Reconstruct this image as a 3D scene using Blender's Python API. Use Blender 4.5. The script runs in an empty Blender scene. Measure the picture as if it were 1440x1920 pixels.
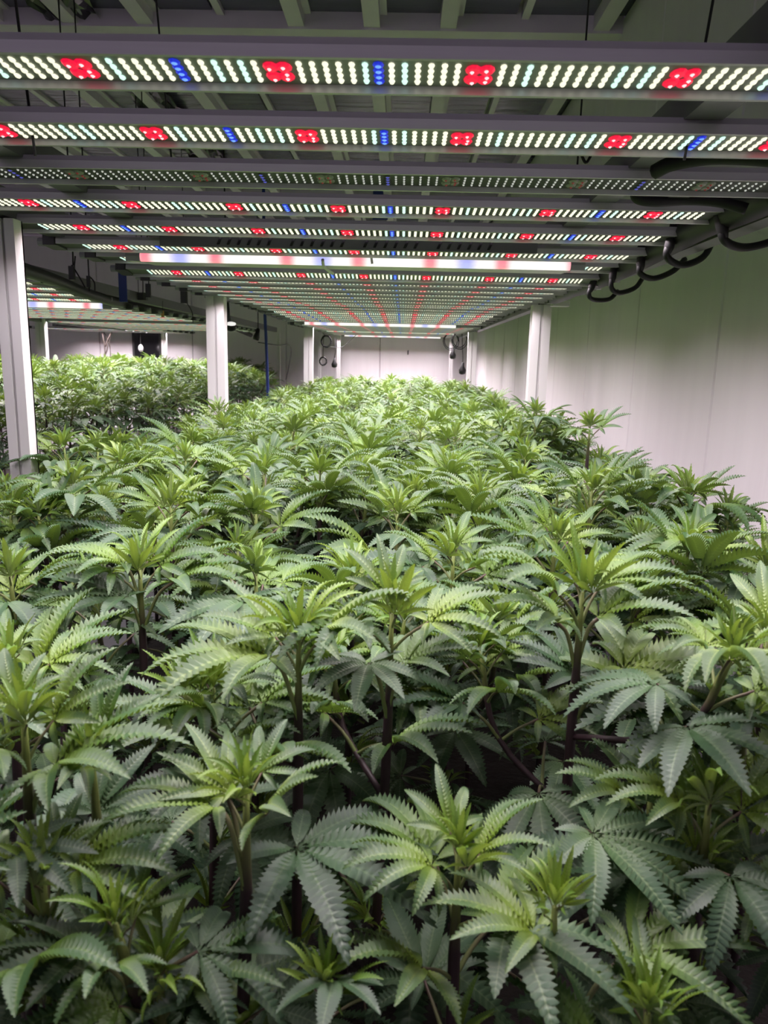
import bpy, math, random
from math import radians as R, sin, cos, tan, pi
from mathutils import Vector, Matrix, Euler

# ---------------------------------------------------------------- camera, world, exposure
sc = bpy.context.scene
COL = sc.collection
ZC = 1.45                                   # camera height
FPX = 1400.0                                # focal length in pixels of the 1440x1920 frame
PITCH, YAW, ROLL = R(11.55), R(1.15), R(1.35)
cam_data = bpy.data.cameras.new('camera')
cam_data.sensor_fit = 'VERTICAL'
cam_data.sensor_height = 36.0
cam_data.lens = FPX / 1920 * 36.0
cam_data.clip_start = 0.02
cam_data.dof.use_dof = True
cam_data.dof.focus_distance = 1.05
cam_data.dof.aperture_fstop = 16.0
cam = bpy.data.objects.new('camera', cam_data)
COL.objects.link(cam)
CAMROT = Matrix.Rotation(YAW, 3, 'Z') @ Matrix.Rotation(pi/2 - PITCH, 3, 'X') @ Matrix.Rotation(ROLL, 3, 'Z')
cam.matrix_world = Matrix.Translation((0, 0, ZC)) @ CAMROT.to_4x4()
sc.camera = cam
CAMPOS = Vector((0, 0, ZC))

world = bpy.data.worlds.new('world')
sc.world = world
world.use_nodes = True
world.node_tree.nodes['Background'].inputs[0].default_value = (0.95, 0.80, 1.0, 1)
world.node_tree.nodes['Background'].inputs[1].default_value = 0.52

vs = sc.view_settings
vs.view_transform = 'Standard'
vs.look = 'None'
vs.exposure = 0.12
vs.gamma = 1.0
vs.use_curve_mapping = False
sc.cycles.max_bounces = 6
sc.cycles.diffuse_bounces = 2
sc.cycles.glossy_bounces = 3
sc.cycles.transmission_bounces = 3
sc.cycles.sample_clamp_indirect = 3.0
sc.cycles.caustics_reflective = False
sc.cycles.caustics_refractive = False

BAR_POWER = 3.35                             # watts of each lit light bar
LED_SPREAD = R(136)

rng = random.Random(7)

def at(px, py, Y):
    """the world point at depth Y (along the aisle) on the sight line of pixel px, py"""
    d = CAMROT @ Vector(((px - 720) / FPX, -(py - 960) / FPX, -1.0))
    return CAMPOS + d * (Y / d.y)

# ---------------------------------------------------------------- materials
def new_mat(name):
    m = bpy.data.materials.new(name)
    m.use_nodes = True
    nt = m.node_tree
    return m, nt, nt.nodes['Principled BSDF']

def mat(name, col, rough=0.5, metal=0.0, spec=0.5, bump=0.0, bscale=40.0, var=0.0, stretch=(1, 1, 1)):
    m, nt, b = new_mat(name)
    b.inputs['Base Color'].default_value = (*col, 1)
    b.inputs['Roughness'].default_value = rough
    b.inputs['Metallic'].default_value = metal
    b.inputs['Specular IOR Level'].default_value = spec
    if bump or var:
        tc = nt.nodes.new('ShaderNodeTexCoord')
        mp = nt.nodes.new('ShaderNodeMapping')
        mp.inputs['Scale'].default_value = stretch
        nz = nt.nodes.new('ShaderNodeTexNoise')
        nz.inputs['Scale'].default_value = bscale
        nz.inputs['Detail'].default_value = 4
        nt.links.new(tc.outputs['Object'], mp.inputs[0])
        nt.links.new(mp.outputs[0], nz.inputs['Vector'])
        if bump:
            bp = nt.nodes.new('ShaderNodeBump')
            bp.inputs['Strength'].default_value = bump
            bp.inputs['Distance'].default_value = 0.01
            nt.links.new(nz.outputs['Fac'], bp.inputs['Height'])
            nt.links.new(bp.outputs[0], b.inputs['Normal'])
        if var:
            mx = nt.nodes.new('ShaderNodeMix')
            mx.data_type = 'RGBA'
            mx.inputs[6].default_value = (*[c * (1 - var) for c in col], 1)
            mx.inputs[7].default_value = (*[min(1, c * (1 + var)) for c in col], 1)
            nt.links.new(nz.outputs['Fac'], mx.inputs[0])
            nt.links.new(mx.outputs[2], b.inputs['Base Color'])
    return m

def emit(name, col, strength, base=(0.6, 0.6, 0.6)):
    m, nt, b = new_mat(name)
    b.inputs['Base Color'].default_value = (*base, 1)
    b.inputs['Emission Color'].default_value = (*col, 1)
    b.inputs['Emission Strength'].default_value = strength
    b.inputs['Roughness'].default_value = 0.4
    m.cycles.emission_sampling = 'NONE'
    return m

def leaf_mat(name, base, tip, rib, rough, transl, tcol):
    m, nt, b = new_mat(name)
    N, L = nt.nodes, nt.links
    uv = N.new('ShaderNodeUVMap')
    sp = N.new('ShaderNodeSeparateXYZ')
    L.new(uv.outputs[0], sp.inputs[0])
    mx = N.new('ShaderNodeMix'); mx.data_type = 'RGBA'
    mx.inputs[6].default_value = (*base, 1); mx.inputs[7].default_value = (*tip, 1)
    rr = N.new('ShaderNodeMapRange')
    rr.inputs[1].default_value = 0.0; rr.inputs[2].default_value = 0.55
    L.new(sp.outputs[1], rr.inputs[0]); L.new(rr.outputs[0], mx.inputs[0])
    # side veins follow the teeth (18 along the leaflet), the midrib runs at u = 0.5
    mul = N.new('ShaderNodeMath'); mul.operation = 'MULTIPLY'; mul.inputs[1].default_value = 19.0
    L.new(sp.outputs[1], mul.inputs[0])
    pp = N.new('ShaderNodeMath'); pp.operation = 'PINGPONG'; pp.inputs[1].default_value = 0.5
    L.new(mul.outputs[0], pp.inputs[0])
    vr = N.new('ShaderNodeMapRange')
    vr.inputs[1].default_value = 0.0; vr.inputs[2].default_value = 0.16
    vr.inputs[3].default_value = 0.5; vr.inputs[4].default_value = 0.0
    L.new(pp.outputs[0], vr.inputs[0])
    su = N.new('ShaderNodeMath'); su.operation = 'SUBTRACT'; su.inputs[1].default_value = 0.5
    L.new(sp.outputs[0], su.inputs[0])
    ab = N.new('ShaderNodeMath'); ab.operation = 'ABSOLUTE'
    L.new(su.outputs[0], ab.inputs[0])
    mr = N.new('ShaderNodeMapRange')
    mr.inputs[1].default_value = 0.015; mr.inputs[2].default_value = 0.05
    mr.inputs[3].default_value = 0.8; mr.inputs[4].default_value = 0.0
    L.new(ab.outputs[0], mr.inputs[0])
    mxx = N.new('ShaderNodeMath'); mxx.operation = 'MAXIMUM'
    L.new(vr.outputs[0], mxx.inputs[0]); L.new(mr.outputs[0], mxx.inputs[1])
    m2 = N.new('ShaderNodeMix'); m2.data_type = 'RGBA'
    m2.inputs[7].default_value = (*rib, 1)
    L.new(mxx.outputs[0], m2.inputs[0]); L.new(mx.outputs[2], m2.inputs[6])
    oi = N.new('ShaderNodeObjectInfo')
    hs = N.new('ShaderNodeHueSaturation')
    vm = N.new('ShaderNodeMapRange'); vm.inputs[3].default_value = 0.78; vm.inputs[4].default_value = 1.22
    L.new(oi.outputs['Random'], vm.inputs[0]); L.new(vm.outputs[0], hs.inputs['Value'])
    hm = N.new('ShaderNodeMapRange'); hm.inputs[3].default_value = 0.515; hm.inputs[4].default_value = 0.485
    L.new(oi.outputs['Random'], hm.inputs[0]); L.new(hm.outputs[0], hs.inputs['Hue'])
    L.new(m2.outputs[2], hs.inputs['Color'])
    ge = N.new('ShaderNodeNewGeometry')
    m3 = N.new('ShaderNodeMix'); m3.data_type = 'RGBA'
    m3.inputs[7].default_value = (0.22, 0.27, 0.17, 1)
    bf = N.new('ShaderNodeMath'); bf.operation = 'MULTIPLY'; bf.inputs[1].default_value = 0.65
    L.new(ge.outputs['Backfacing'], bf.inputs[0]); L.new(bf.outputs[0], m3.inputs[0])
    L.new(hs.outputs[0], m3.inputs[6])
    L.new(m3.outputs[2], b.inputs['Base Color'])
    b.inputs['Roughness'].default_value = rough
    b.inputs['Specular IOR Level'].default_value = 0.55
    tr = N.new('ShaderNodeBsdfTranslucent'); tr.inputs[0].default_value = (*tcol, 1)
    ms = N.new('ShaderNodeMixShader'); ms.inputs[0].default_value = transl
    L.new(b.outputs[0], ms.inputs[1]); L.new(tr.outputs[0], ms.inputs[2])
    L.new(ms.outputs[0], N['Material Output'].inputs[0])
    return m

M = {}
M['wall'] = mat('painted_wall', (0.80, 0.775, 0.80), 0.55, bump=0.25, bscale=6, var=0.05, stretch=(3, 3, 0.25))
M['floor'] = mat('concrete', (0.22, 0.22, 0.23), 0.7, bump=0.2, var=0.2, bscale=6)
M['beam'] = mat('grey_beam', (0.78, 0.70, 0.84), 0.55, var=0.1, bscale=8)
M['panel'] = mat('dark_ceiling_film', (0.115, 0.105, 0.175), 0.26, spec=0.7, bump=0.7, bscale=5, stretch=(0.6, 4, 1), var=0.2)
M['foil'] = mat('black_plastic', (0.012, 0.012, 0.014), 0.12, spec=0.8)
M['post'] = mat('white_steel', (0.80, 0.79, 0.80), 0.4, var=0.04, bscale=12)
M['rail'] = mat('grey_steel', (0.16, 0.16, 0.17), 0.42, metal=0.3, var=0.1)
M['alu'] = mat('brushed_aluminium', (0.60, 0.59, 0.63), 0.40, metal=0.25, var=0.08, bscale=60, stretch=(.2, 4, 4))
M['board'] = mat('led_board', (0.26, 0.28, 0.26), 0.5)
M['black'] = mat('black_rubber', (0.010, 0.010, 0.011), 0.5, spec=.35)
M['dark'] = mat('dark_grey_plastic', (0.035, 0.035, 0.037), 0.45)
M['blue'] = mat('blue_plastic', (0.02, 0.045, 0.25), 0.45)
M['white_plastic'] = mat('white_plastic', (0.8, 0.8, 0.8), 0.4)
M['orange'] = mat('orange_tag', (0.75, 0.42, 0.16), 0.5)
M['soil'] = mat('dark_soil', (0.018, 0.014, 0.011), 0.9, bump=0.6, bscale=60)
M['clear'] = mat('clear_end', (0.35, 0.36, 0.38), 0.25)
M['twig'] = mat('dry_twig', (0.09, 0.07, 0.06), 0.8)
M['led_cream'] = emit('led_cream', (1.0, 0.97, 0.74), 1.0)
M['led_cool'] = emit('led_cool', (0.66, 1.0, 0.86), 1.0)
M['led_red'] = emit('led_red', (0.80, 0.002, 0.045), 1.0, (0.5, 0.02, 0.04))
M['led_red_core'] = emit('led_red_core', (1.0, 0.62, 0.66), 1.2)
M['led_blue'] = emit('led_blue', (0.010, 0.020, 0.50), 1.0, (0.02, 0.03, 0.4))
M['led_blue_core'] = emit('led_blue_core', (0.10, 0.30, 1.0), 1.1)
M['led_dim'] = emit('led_dim', (0.85, 0.85, 0.80), 0.45)
M['led_off'] = mat('led_off', (0.30, 0.31, 0.30), 0.4)
M['led_dim_red'] = emit('led_dim_red', (0.45, 0.02, 0.04), 0.25, (0.08, 0.05, 0.05))
M['led_dim_blue'] = emit('led_dim_blue', (0.10, 0.10, 0.6), 0.6, (0.1, 0.1, 0.3))

GA, GB = (0.115, 0.225, 0.026), (0.052, 0.120, 0.040)
M['leaf_mature'] = leaf_mat('leaf_mature', (0.060, 0.130, 0.040), (0.042, 0.092, 0.044), (0.12, 0.19, 0.09), 0.46, 0.12, (0.09, 0.17, 0.03))
M['leaf_mid'] = leaf_mat('leaf_mid', (0.175, 0.300, 0.016), (0.058, 0.125, 0.042), (0.18, 0.28, 0.08), 0.44, 0.18, (0.18, 0.30, 0.03))
M['leaf_young'] = leaf_mat('leaf_young', (0.25, 0.38, 0.030), (0.120, 0.235, 0.032), (0.25, 0.34, 0.09), 0.42, 0.24, (0.28, 0.42, 0.04))

def stalk_mat(name, top, low, span):
    m, nt, b = new_mat(name)
    N, L = nt.nodes, nt.links
    uv = N.new('ShaderNodeUVMap'); sp = N.new('ShaderNodeSeparateXYZ')
    L.new(uv.outputs[0], sp.inputs[0])
    mr = N.new('ShaderNodeMapRange'); mr.inputs[1].default_value = span[0]; mr.inputs[2].default_value = span[1]
    L.new(sp.outputs[1], mr.inputs[0])
    mx = N.new('ShaderNodeMix'); mx.data_type = 'RGBA'
    mx.inputs[6].default_value = (*top, 1); mx.inputs[7].default_value = (*low, 1)
    L.new(mr.outputs[0], mx.inputs[0]); L.new(mx.outputs[2], b.inputs['Base Color'])
    b.inputs['Roughness'].default_value = 0.5
    return m
M['stem'] = stalk_mat('stem', (0.20, 0.26, 0.06), (0.045, 0.024, 0.030), (0.01, 0.09))
M['petiole'] = stalk_mat('petiole', (0.20, 0.28, 0.08), (0.13, 0.075, 0.07), (0.0, 1.0))

# ---------------------------------------------------------------- object helpers
class MB:
    """collects verts, faces, material slots and uvs for ONE mesh object"""
    def __init__(s): s.v, s.f, s.m, s.uv = [], [], [], []
    def add(s, vs_, fs_, mi=0, uvs=None):
        o = len(s.v)
        s.v += [tuple(p) for p in vs_]
        s.uv += uvs if uvs else [(0.5, 0.0)] * len(vs_)
        for f in fs_:
            s.f.append(tuple(i + o for i in f)); s.m.append(mi)
    def box(s, x0, x1, y0, y1, z0, z1, mi=0, bev=0.0):
        if bev:
            b = bev
            ring = [(x0+b, y0), (x1-b, y0), (x1, y0+b), (x1, y1-b), (x1-b, y1), (x0+b, y1), (x0, y1-b), (x0, y0+b)]
            vs_ = [(x, y, z0) for x, y in ring] + [(x, y, z1) for x, y in ring]
            fs_ = [tuple(range(7, -1, -1)), tuple(range(8, 16))] + [(i, (i+1) % 8, (i+1) % 8 + 8, i + 8) for i in range(8)]
        else:
            vs_ = [(x, y, z) for z in (z0, z1) for x, y in ((x0, y0), (x1, y0), (x1, y1), (x0, y1))]
            fs_ = [(3, 2, 1, 0), (4, 5, 6, 7), (0, 1, 5, 4), (1, 2, 6, 5), (2, 3, 7, 6), (3, 0, 4, 7)]
        s.add(vs_, fs_, mi)
    def prism_x(s, prof, x0, x1, mi=0):
        n = len(prof)
        vs_ = [(x0, y, z) for y, z in prof] + [(x1, y, z) for y, z in prof]
        fs_ = [tuple(range(n)), tuple(range(2*n-1, n-1, -1))] + [(i, i+n, (i+1) % n + n, (i+1) % n) for i in range(n)]
        s.add(vs_, fs_, mi)
    def prism_z(s, prof, z0, z1, mi=0):
        n = len(prof)
        vs_ = [(x, y, z0) for x, y in prof] + [(x, y, z1) for x, y in prof]
        fs_ = [tuple(range(n-1, -1, -1)), tuple(range(n, 2*n))] + [(i, (i+1) % n, (i+1) % n + n, i + n) for i in range(n)]
        s.add(vs_, fs_, mi)
    def tube(s, pts, r, n=8, mi=0, v0=None, v1=None, caps=True):
        pts = [Vector(p) for p in pts]
        rr = r if isinstance(r, (list, tuple)) else [r] * len(pts)
        vs_, uvs, fs_ = [], [], []
        up = Vector((0, 0, 1))
        side = None
        for i, p in enumerate(pts):
            t = (pts[min(i+1, len(pts)-1)] - pts[max(i-1, 0)])
            t = t.normalized() if t.length > 1e-9 else Vector((0, 0, 1))
            if side is None:
                side = t.cross(up if abs(t.z) < 0.9 else Vector((1, 0, 0))).normalized()
            else:
                side = (side - t * side.dot(t)).normalized()
            b = t.cross(side)
            vv = 0.0 if v0 is None else v0 + (v1 - v0) * i / max(1, len(pts) - 1)
            for k in range(n):
                a = 2 * pi * k / n
                vs_.append(p + (side * cos(a) + b * sin(a)) * rr[i]); uvs.append((k / n, vv))
        for i in range(len(pts) - 1):
            for k in range(n):
                k2 = (k + 1) % n
                fs_.append((i*n + k, i*n + k2, (i+1)*n + k2, (i+1)*n + k))
        if caps:
            fs_.append(tuple(range(n-1, -1, -1))); fs_.append(tuple((len(pts)-1)*n + k for k in range(n)))
        s.add(vs_, fs_, mi, uvs)
    def ball(s, c, r, n=10, m=6, mi=0, sq=(1, 1, 1)):
        vs_, fs_ = [], []
        for j in range(m + 1):
            th = pi * j / m
            for k in range(n):
                a = 2 * pi * k / n
                vs_.append((c[0] + r*sq[0]*sin(th)*cos(a), c[1] + r*sq[1]*sin(th)*sin(a), c[2] + r*sq[2]*cos(th)))
        for j in range(m):
            for k in range(n):
                k2 = (k+1) % n
                fs_.append((j*n + k, (j+1)*n + k, (j+1)*n + k2, j*n + k2))
        s.add(vs_, fs_, mi)
    def mesh(s, name, mats, smooth=False):
        me = bpy.data.meshes.new(name)
        me.from_pydata(s.v, [], s.f)
        for m in (mats if isinstance(mats, (list, tuple)) else [mats]): me.materials.append(m)
        me.polygons.foreach_set('material_index', s.m)
        if smooth: me.polygons.foreach_set('use_smooth', [True] * len(s.f))
        uvl = me.uv_layers.new(name='UVMap')
        li = [0] * len(me.loops)
        me.loops.foreach_get('vertex_index', li)
        flat = []
        for i in li: flat += s.uv[i]
        uvl.data.foreach_set('uv', flat)
        me.update()
        return me
    def build(s, name, mats, parent=None, smooth=False):
        return link(name, s.mesh(name, mats, smooth), parent)

def link(name, me, parent=None, loc=None):
    o = bpy.data.objects.new(name, me)
    COL.objects.link(o)
    if parent is not None: o.parent = parent
    if loc is not None: o.location = loc
    return o

def tag(o, label=None, cat=None, group=None, kind=None):
    if label: o['label'] = label
    if cat: o['category'] = cat
    if group: o['group'] = group
    if kind: o['kind'] = kind
    return o

def thing(name, loc, label, cat, group=None):
    return tag(link(name, None, None, loc), label, cat, group)

def spline(pts, n=8):
    pts = [Vector(p) for p in pts]
    out = []
    q = [pts[0] * 2 - pts[1]] + pts + [pts[-1] * 2 - pts[-2]]
    for i in range(1, len(q) - 2):
        a, b, c, d = q[i-1], q[i], q[i+1], q[i+2]
        for k in range(n):
            t = k / n
            out.append(0.5 * ((2*b) + (c - a)*t + (2*a - 5*b + 4*c - d)*t*t + (3*b - a - 3*c + d)*t**3))
    out.append(pts[-1])
    return out

def cable(name, pts, r, m, label, cat, group=None, n=8, seg=8):
    mb = MB(); mb.tube(spline(pts, seg), r, n)
    return tag(mb.build(name, m, None, True), label, cat, group)

# ---------------------------------------------------------------- the setting
XW, YB, XL, ZT = 0.68, 7.30, -4.2, ZC + 1.10
mb = MB(); mb.box(XL - .1, XW + .1, -1.5, YB + .1, -0.1, 0.0)
tag(mb.build('floor', M['floor']), kind='structure')

mb = MB(); mb.box(XW + .012, XW + .10, -1.5, YB + .1, 0, ZT)
wall_r = tag(mb.build('wall_right', M['wall']), kind='structure')
y = -1.25
while y < YB - .05:
    y1 = min(y + 0.585, YB - .003)
    mb = MB(); mb.prism_z([(XW + .012, y), (XW + .003, y), (XW, y + .004), (XW, y1 - .008), (XW + .003, y1 - .004), (XW + .012, y1 - .004)], 0.0, ZT - .01)
    mb.build('wall_panel', M['wall'], wall_r)
    y += 0.585
mb = MB(); mb.box(XL, XW + .1, YB + .012, YB + .10, 0, ZT)
wall_b = tag(mb.build('wall_back', M['wall']), kind='structure')
DX0, DX1 = at(254, 640, YB).x, at(300, 640, YB).x
segs, x = [], XW - .001
while x > XL:
    segs.append((max(x - 0.9, XL), x)); x -= 0.9
for x0, x1 in segs:
    mb = MB(); mb.prism_z([(x0 + .004, YB + .012), (x0 + .004, YB + .003), (x0 + .008, YB), (x1 - .008, YB), (x1 - .004, YB + .003), (x1 - .004, YB + .012)], 0.0, ZT - .01)
    mb.build('wall_panel', M['wall'], wall_b)
mb = MB(); mb.box(XL - .1, XL, -1.5, YB, 0, ZT)
tag(mb.build('wall_left', M['wall']), kind='structure')

mb = MB(); mb.box(XL - .1, XW + .1, -1.6, -1.5, 0, 1.42)  # added unseen half-height wall, keeps world light off the low canopy
tag(mb.build('wall_light_block', M['wall']), kind='structure')

# ceiling: dark film panels between pale beams that run down the room
mb = MB(); mb.box(XL - .1, XW + .1, -1.5, YB + .1, ZT + .03, ZT + .06)
ceil = tag(mb.build('ceiling', M['beam']), kind='structure')
PITCHX, X0 = 0.247, -0.13
cross = [0.2, 2.74, 5.30, 7.2]
ks = range(-16, 4)
for k in ks:
    xc = X0 + k * PITCHX
    thin = (k % 4 == 2)
    w = 0.012 if thin else 0.026
    mb = MB()
    mb.box(xc - w, xc + w, -1.2, YB, ZT - (.015 if thin else .045), ZT + .03)
    if not thin: mb.box(xc + w, xc + w + .022, -1.2, YB, ZT - .008, ZT + .03)
    mb.build('ceiling_beam', M['beam'], ceil)
    for j in range(len(cross) - 1):
        mb = MB(); mb.box(xc + w + .001, xc + PITCHX - .028, cross[j] + .05, cross[j+1] - .05, ZT, ZT + .02)
        if not (j == 0 and False): mb.build('ceiling_panel', M['panel'], ceil)
for yc in cross:
    mb = MB(); mb.box(XL, XW, yc - .05, yc + .05, ZT - .052, ZT + .03)
    mb.build('cross_beam', M['beam'], ceil)

# a dark doorway in the back wall
dz = at(277, 612, YB).z
door = MB(); door.box(DX0, DX1, YB - .03, YB - .004, 0, dz)
d1 = tag(door.build('door_1', M['foil']), kind='structure')
mb = MB(); mb.box(DX0 - .02, DX0, YB - .035, YB - .002, 0, dz + .02); mb.box(DX1, DX1 + .02, YB - .035, YB - .002, 0, dz + .02); mb.box(DX0, DX1, YB - .035, YB - .002, dz, dz + .02)
mb.build('door_frame', M['dark'], d1)

# ---------------------------------------------------------------- LED grow lights
BW, S = 1.07, 0.1516                         # lit length of a bar, pitch of its red clusters
COLP = S / 15.4
DEP = 0.046                                  # depth of the LED board
LIP = 0.0060
BLUE_GAPS = (0, 2, 3, 5)
def bar_slots():
    whites, reds, blues = [], [], []
    for k in range(7):
        reds.append((k - 3) * S)
    for g in range(6):
        x0 = (g - 3) * S + 1.7 * COLP
        if g in BLUE_GAPS:
            for i in range(6): whites.append(x0 + i * COLP)
            blues.append(x0 + 6 * COLP)
            for i in range(7, 13): whites.append(x0 + i * COLP)
        else:
            for i in range(13): whites.append(x0 + i * COLP)
    for i in range(6):
        whites.append(3 * S + (1.7 + i) * COLP); whites.append(-3 * S - (1.7 + i) * COLP)
    return sorted(whites), reds, blues
WH, RE, BL = bar_slots()
def dome(mb, x, y, rx, ry, h, mi, n=8):
    vs_ = [(x + rx*cos(2*pi*k/n), y + ry*sin(2*pi*k/n), 0) for k in range(n)] + [(x + .7*rx*cos(2*pi*k/n), y + .7*ry*sin(2*pi*k/n), -h*.8) for k in range(n)] + [(x, y, -h)]
    fs_ = [(k, k + n, (k+1) % n + n, (k+1) % n) for k in range(n)] + [(k + n, 2*n, (k+1) % n + n) for k in range(n)]
    mb.add(vs_, fs_, mi)
ROWS = [-.0138, -.0046, .0046, .0138]
def led_mesh(rx, ry, mats):
    r = random.Random(3)
    mb = MB()
    for i, x in enumerate(WH):
        mi = 1 if (i * 7 + i // 5) % 5 == 0 else 0
        for yy in ROWS: dome(mb, x, yy, rx, ry, .0016, mi)
    return mb.mesh('white_leds', mats)
ME_WHITE = led_mesh(.0025, .0044, [M['led_cream'], M['led_cool']])
ME_DIM = led_mesh(.0014, .0020, [M['led_dim'], M['led_dim']])
def red_mesh(mats):
    mb = MB()
    for x, yy in ((-.0050, -.0088), (.0050, -.0088), (-.0050, .0088), (.0050, .0088)):
        yy *= .9; dome(mb, x, yy, .0062, .0088, .0020, 0, 10)
    for x, yy in ((-.0060, -.0080), (.0045, -.0100), (-.0045, .0105), (.0055, .0085), (.0060, .0010)):
        vs_ = [(x + .0017*cos(pi*k/4), yy + .0024*sin(pi*k/4), -.0019) for k in range(8)] + [(x, yy, -.0034)]
        mb.add(vs_, [(k, 8, (k+1) % 8) for k in range(8)], 1)
    return mb.mesh('red_led', mats)
ME_RED = red_mesh([M['led_red'], M['led_red_core']])
ME_RED_DIM = red_mesh([M['led_off'], M['led_dim_red']])
def blue_mesh(mats):
    mb = MB()
    for yy in ROWS:
        dome(mb, 0, yy, .0044, .0060, .0013, 0)
        vs_ = [(.0024*cos(pi*k/4), yy + .0026*sin(pi*k/4), -.0013) for k in range(8)] + [(0, yy, -.0026)]
        mb.add(vs_, [(k, 8, (k+1) % 8) for k in range(8)], 1)
    return mb.mesh('blue_led', mats)
ME_BLUE = blue_mesh([M['led_blue'], M['led_blue_core']])
ME_BLUE_DIM = blue_mesh([M['dark'], M['led_dim_blue']])
def housing_mesh():
    # an aluminium channel: the board hangs between two down-turned lips
    mb = MB(); h = .014; a = DEP / 2; t = .0035
    prof = [(-a - t, -.0012), (-a, -.0012), (-a, 0), (a, 0), (a, -LIP), (a + t, -LIP), (a + t, h * .55), (a + t - .003, h), (-a - t + .003, h), (-a - t, h * .55)]
    prof = prof[::-1]
    L_ = BW / 2 + .035
    n = len(prof)
    vs_ = [(-L_, y, z) for y, z in prof] + [(L_, y, z) for y, z in prof]
    fs_ = [(i, i+n, (i+1) % n + n, (i+1) % n) for i in range(n)]
    mb.add(vs_, fs_, 0)
    mb.box(-L_, L_, -a, a, 0.0, 0.001, 1)
    return mb.mesh('light_bar', [M['alu'], M['board']])
ME_BAR = housing_mesh()
def cap_mesh():
    mb = MB(); mb.box(0, .028, -.026, .026, -.004, .015, 0, .004)
    mb.tube([(.028, 0, .006), (.046, 0, .006)], .008, 8, 1)
    return mb.mesh('end_cap', [M['dark'], M['clear']])
ME_CAP = cap_mesh()

def area(name, parent, loc, sx, sy, power, col, spread):
    l = bpy.data.lights.new(name, 'AREA')
    l.shape = 'RECTANGLE'; l.size = sx; l.size_y = sy
    l.energy = power; l.color = col; l.spread = spread
    o = bpy.data.objects.new(name, l); COL.objects.link(o)
    o.parent = parent; o.location = loc
    return o

def edge_on(bars, skip=(), m=.95):
    # bars hung so that from the aisle their boards are seen almost edge on
    return {i: m - math.degrees(math.atan2(h, Y)) for i, (Y, h) in enumerate(bars) if i not in skip}

def grow_light(xc, bars, label, group, power=1.0, dim=(), tilt=3.5, tilts={}, weak={}):
    """bars: list of (Y, height above camera)"""
    Y0 = bars[0][0]
    root = thing('grow_light', (xc, Y0, ZC + bars[0][1]), label, 'light', group)
    for i, (Y, h) in enumerate(bars):
        b = link('light_bar', ME_BAR, root, (0, Y - Y0, h - bars[0][1]))
        b.rotation_euler = (-R(tilts.get(i, tilt)), 0, 0)
        off = i in dim
        tag(link('white_leds', ME_DIM if off else ME_WHITE, b, (0, 0, -.0004)), kind='stuff')
        for x in RE: link('red_led', ME_RED_DIM if off else ME_RED, b, (x, 0, -.0004))
        for x in BL: link('blue_led', ME_BLUE_DIM if off else ME_BLUE, b, (x, 0, -.0004))
        c = link('end_cap', ME_CAP, b, (BW/2 + .034, 0, 0))
        c = link('end_cap', ME_CAP, b, (-BW/2 - .034, 0, 0)); c.rotation_euler = (0, 0, pi)
        if not off:
            area('bar_lamp', b, (0, 0, -.0038), BW, .034, BAR_POWER * power * weak.get(i, 1), (0.995, 0.94, 1.0), LED_SPREAD)
            area('red_lamp', b, (0, 0, -.0037), BW, .034, BAR_POWER * power * .11, (1.0, 0.20, 0.27), LED_SPREAD + R(11))
    dh = bars[-1][1] - bars[0][1]
    for sx in (-1, 1):
        for off_ in (.30,):
            mb = MB()
            x = sx * (BW/2 - .16)
            mb.add([(x - .018, -.03, .017), (x + .018, -.03, .017), (x + .018, bars[-1][0] - Y0 + .03, .017 + dh), (x - .018, bars[-1][0] - Y0 + .03, .017 + dh),
                    (x - .018, -.03, .050), (x + .018, -.03, .050), (x + .018, bars[-1][0] - Y0 + .03, .050 + dh), (x - .018, bars[-1][0] - Y0 + .03, .050 + dh)],
                   [(3, 2, 1, 0), (4, 5, 6, 7), (0, 1, 5, 4), (1, 2, 6, 5), (2, 3, 7, 6), (3, 0, 4, 7)])
            mb.build('cross_rail', M['rail'], root)
    return root

MAIN_X = -0.100
F1 = [(.45, .213), (.62, .2125), (.79, .2135), (.965, .213), (1.15, .2135), (1.333, .2095), (1.512, .2025)]
grow_light(MAIN_X, F1, 'nearest grow light over the main bench, with large white, red and blue diodes', 'grow lights over the main bench', 1.0, dim=(3,), weak={0: .5})
F2 = [(1.705 + .175 * i, .190 + .002 * i) for i in range(8)]
F2[0] = (1.705, .204); F2[1] = (1.88, .1955)
TILT2 = {0: 3, 1: 9, **edge_on(F2, (0, 1))}
grow_light(MAIN_X, F2, 'second grow light over the main bench, directly behind the glowing white tube', 'grow lights over the main bench', tilt=-1, tilts=TILT2)
F3 = [(3.18 + .17 * i, .214 - .0007 * i) for i in range(8)]
grow_light(MAIN_X, F3, 'third grow light over the main bench, its last lit rows seen above the distant plants', 'grow lights over the main bench', tilts={**edge_on(F3, (3, 4, 5, 6, 7)), 3: 6, 4: 5, 5: 6, 6: 7, 7: 7})
F4 = [(4.72 + .17 * i, .198 + .002 * i) for i in range(8)]
grow_light(MAIN_X, F4, 'fourth grow light over the main bench, next to last before the back wall', 'grow lights over the main bench', 1.2, tilts=edge_on(F4))
F5 = [(6.22 + .17 * i, .214 + .0005 * i) for i in range(6)]
grow_light(MAIN_X, F5, 'short last grow light over the main bench, against the back wall', 'grow lights over the main bench', 1.9, tilt=6)

# the left bench
LEFT_X = -1.78
G1 = []
for gx, gy in ((10, 515), (63, 531), (107, 542), (141, 553), (173, 563)):
    lo, hi = 1.2, 4.0                        # the depth at which the sight line meets the bars' ends
    for _ in range(40):
        md = (lo + hi) / 2
        if at(gx, gy, md).x > LEFT_X + BW / 2: lo = md
        else: hi = md
    G1.append((lo, at(gx, gy, lo).z - ZC))

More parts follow.
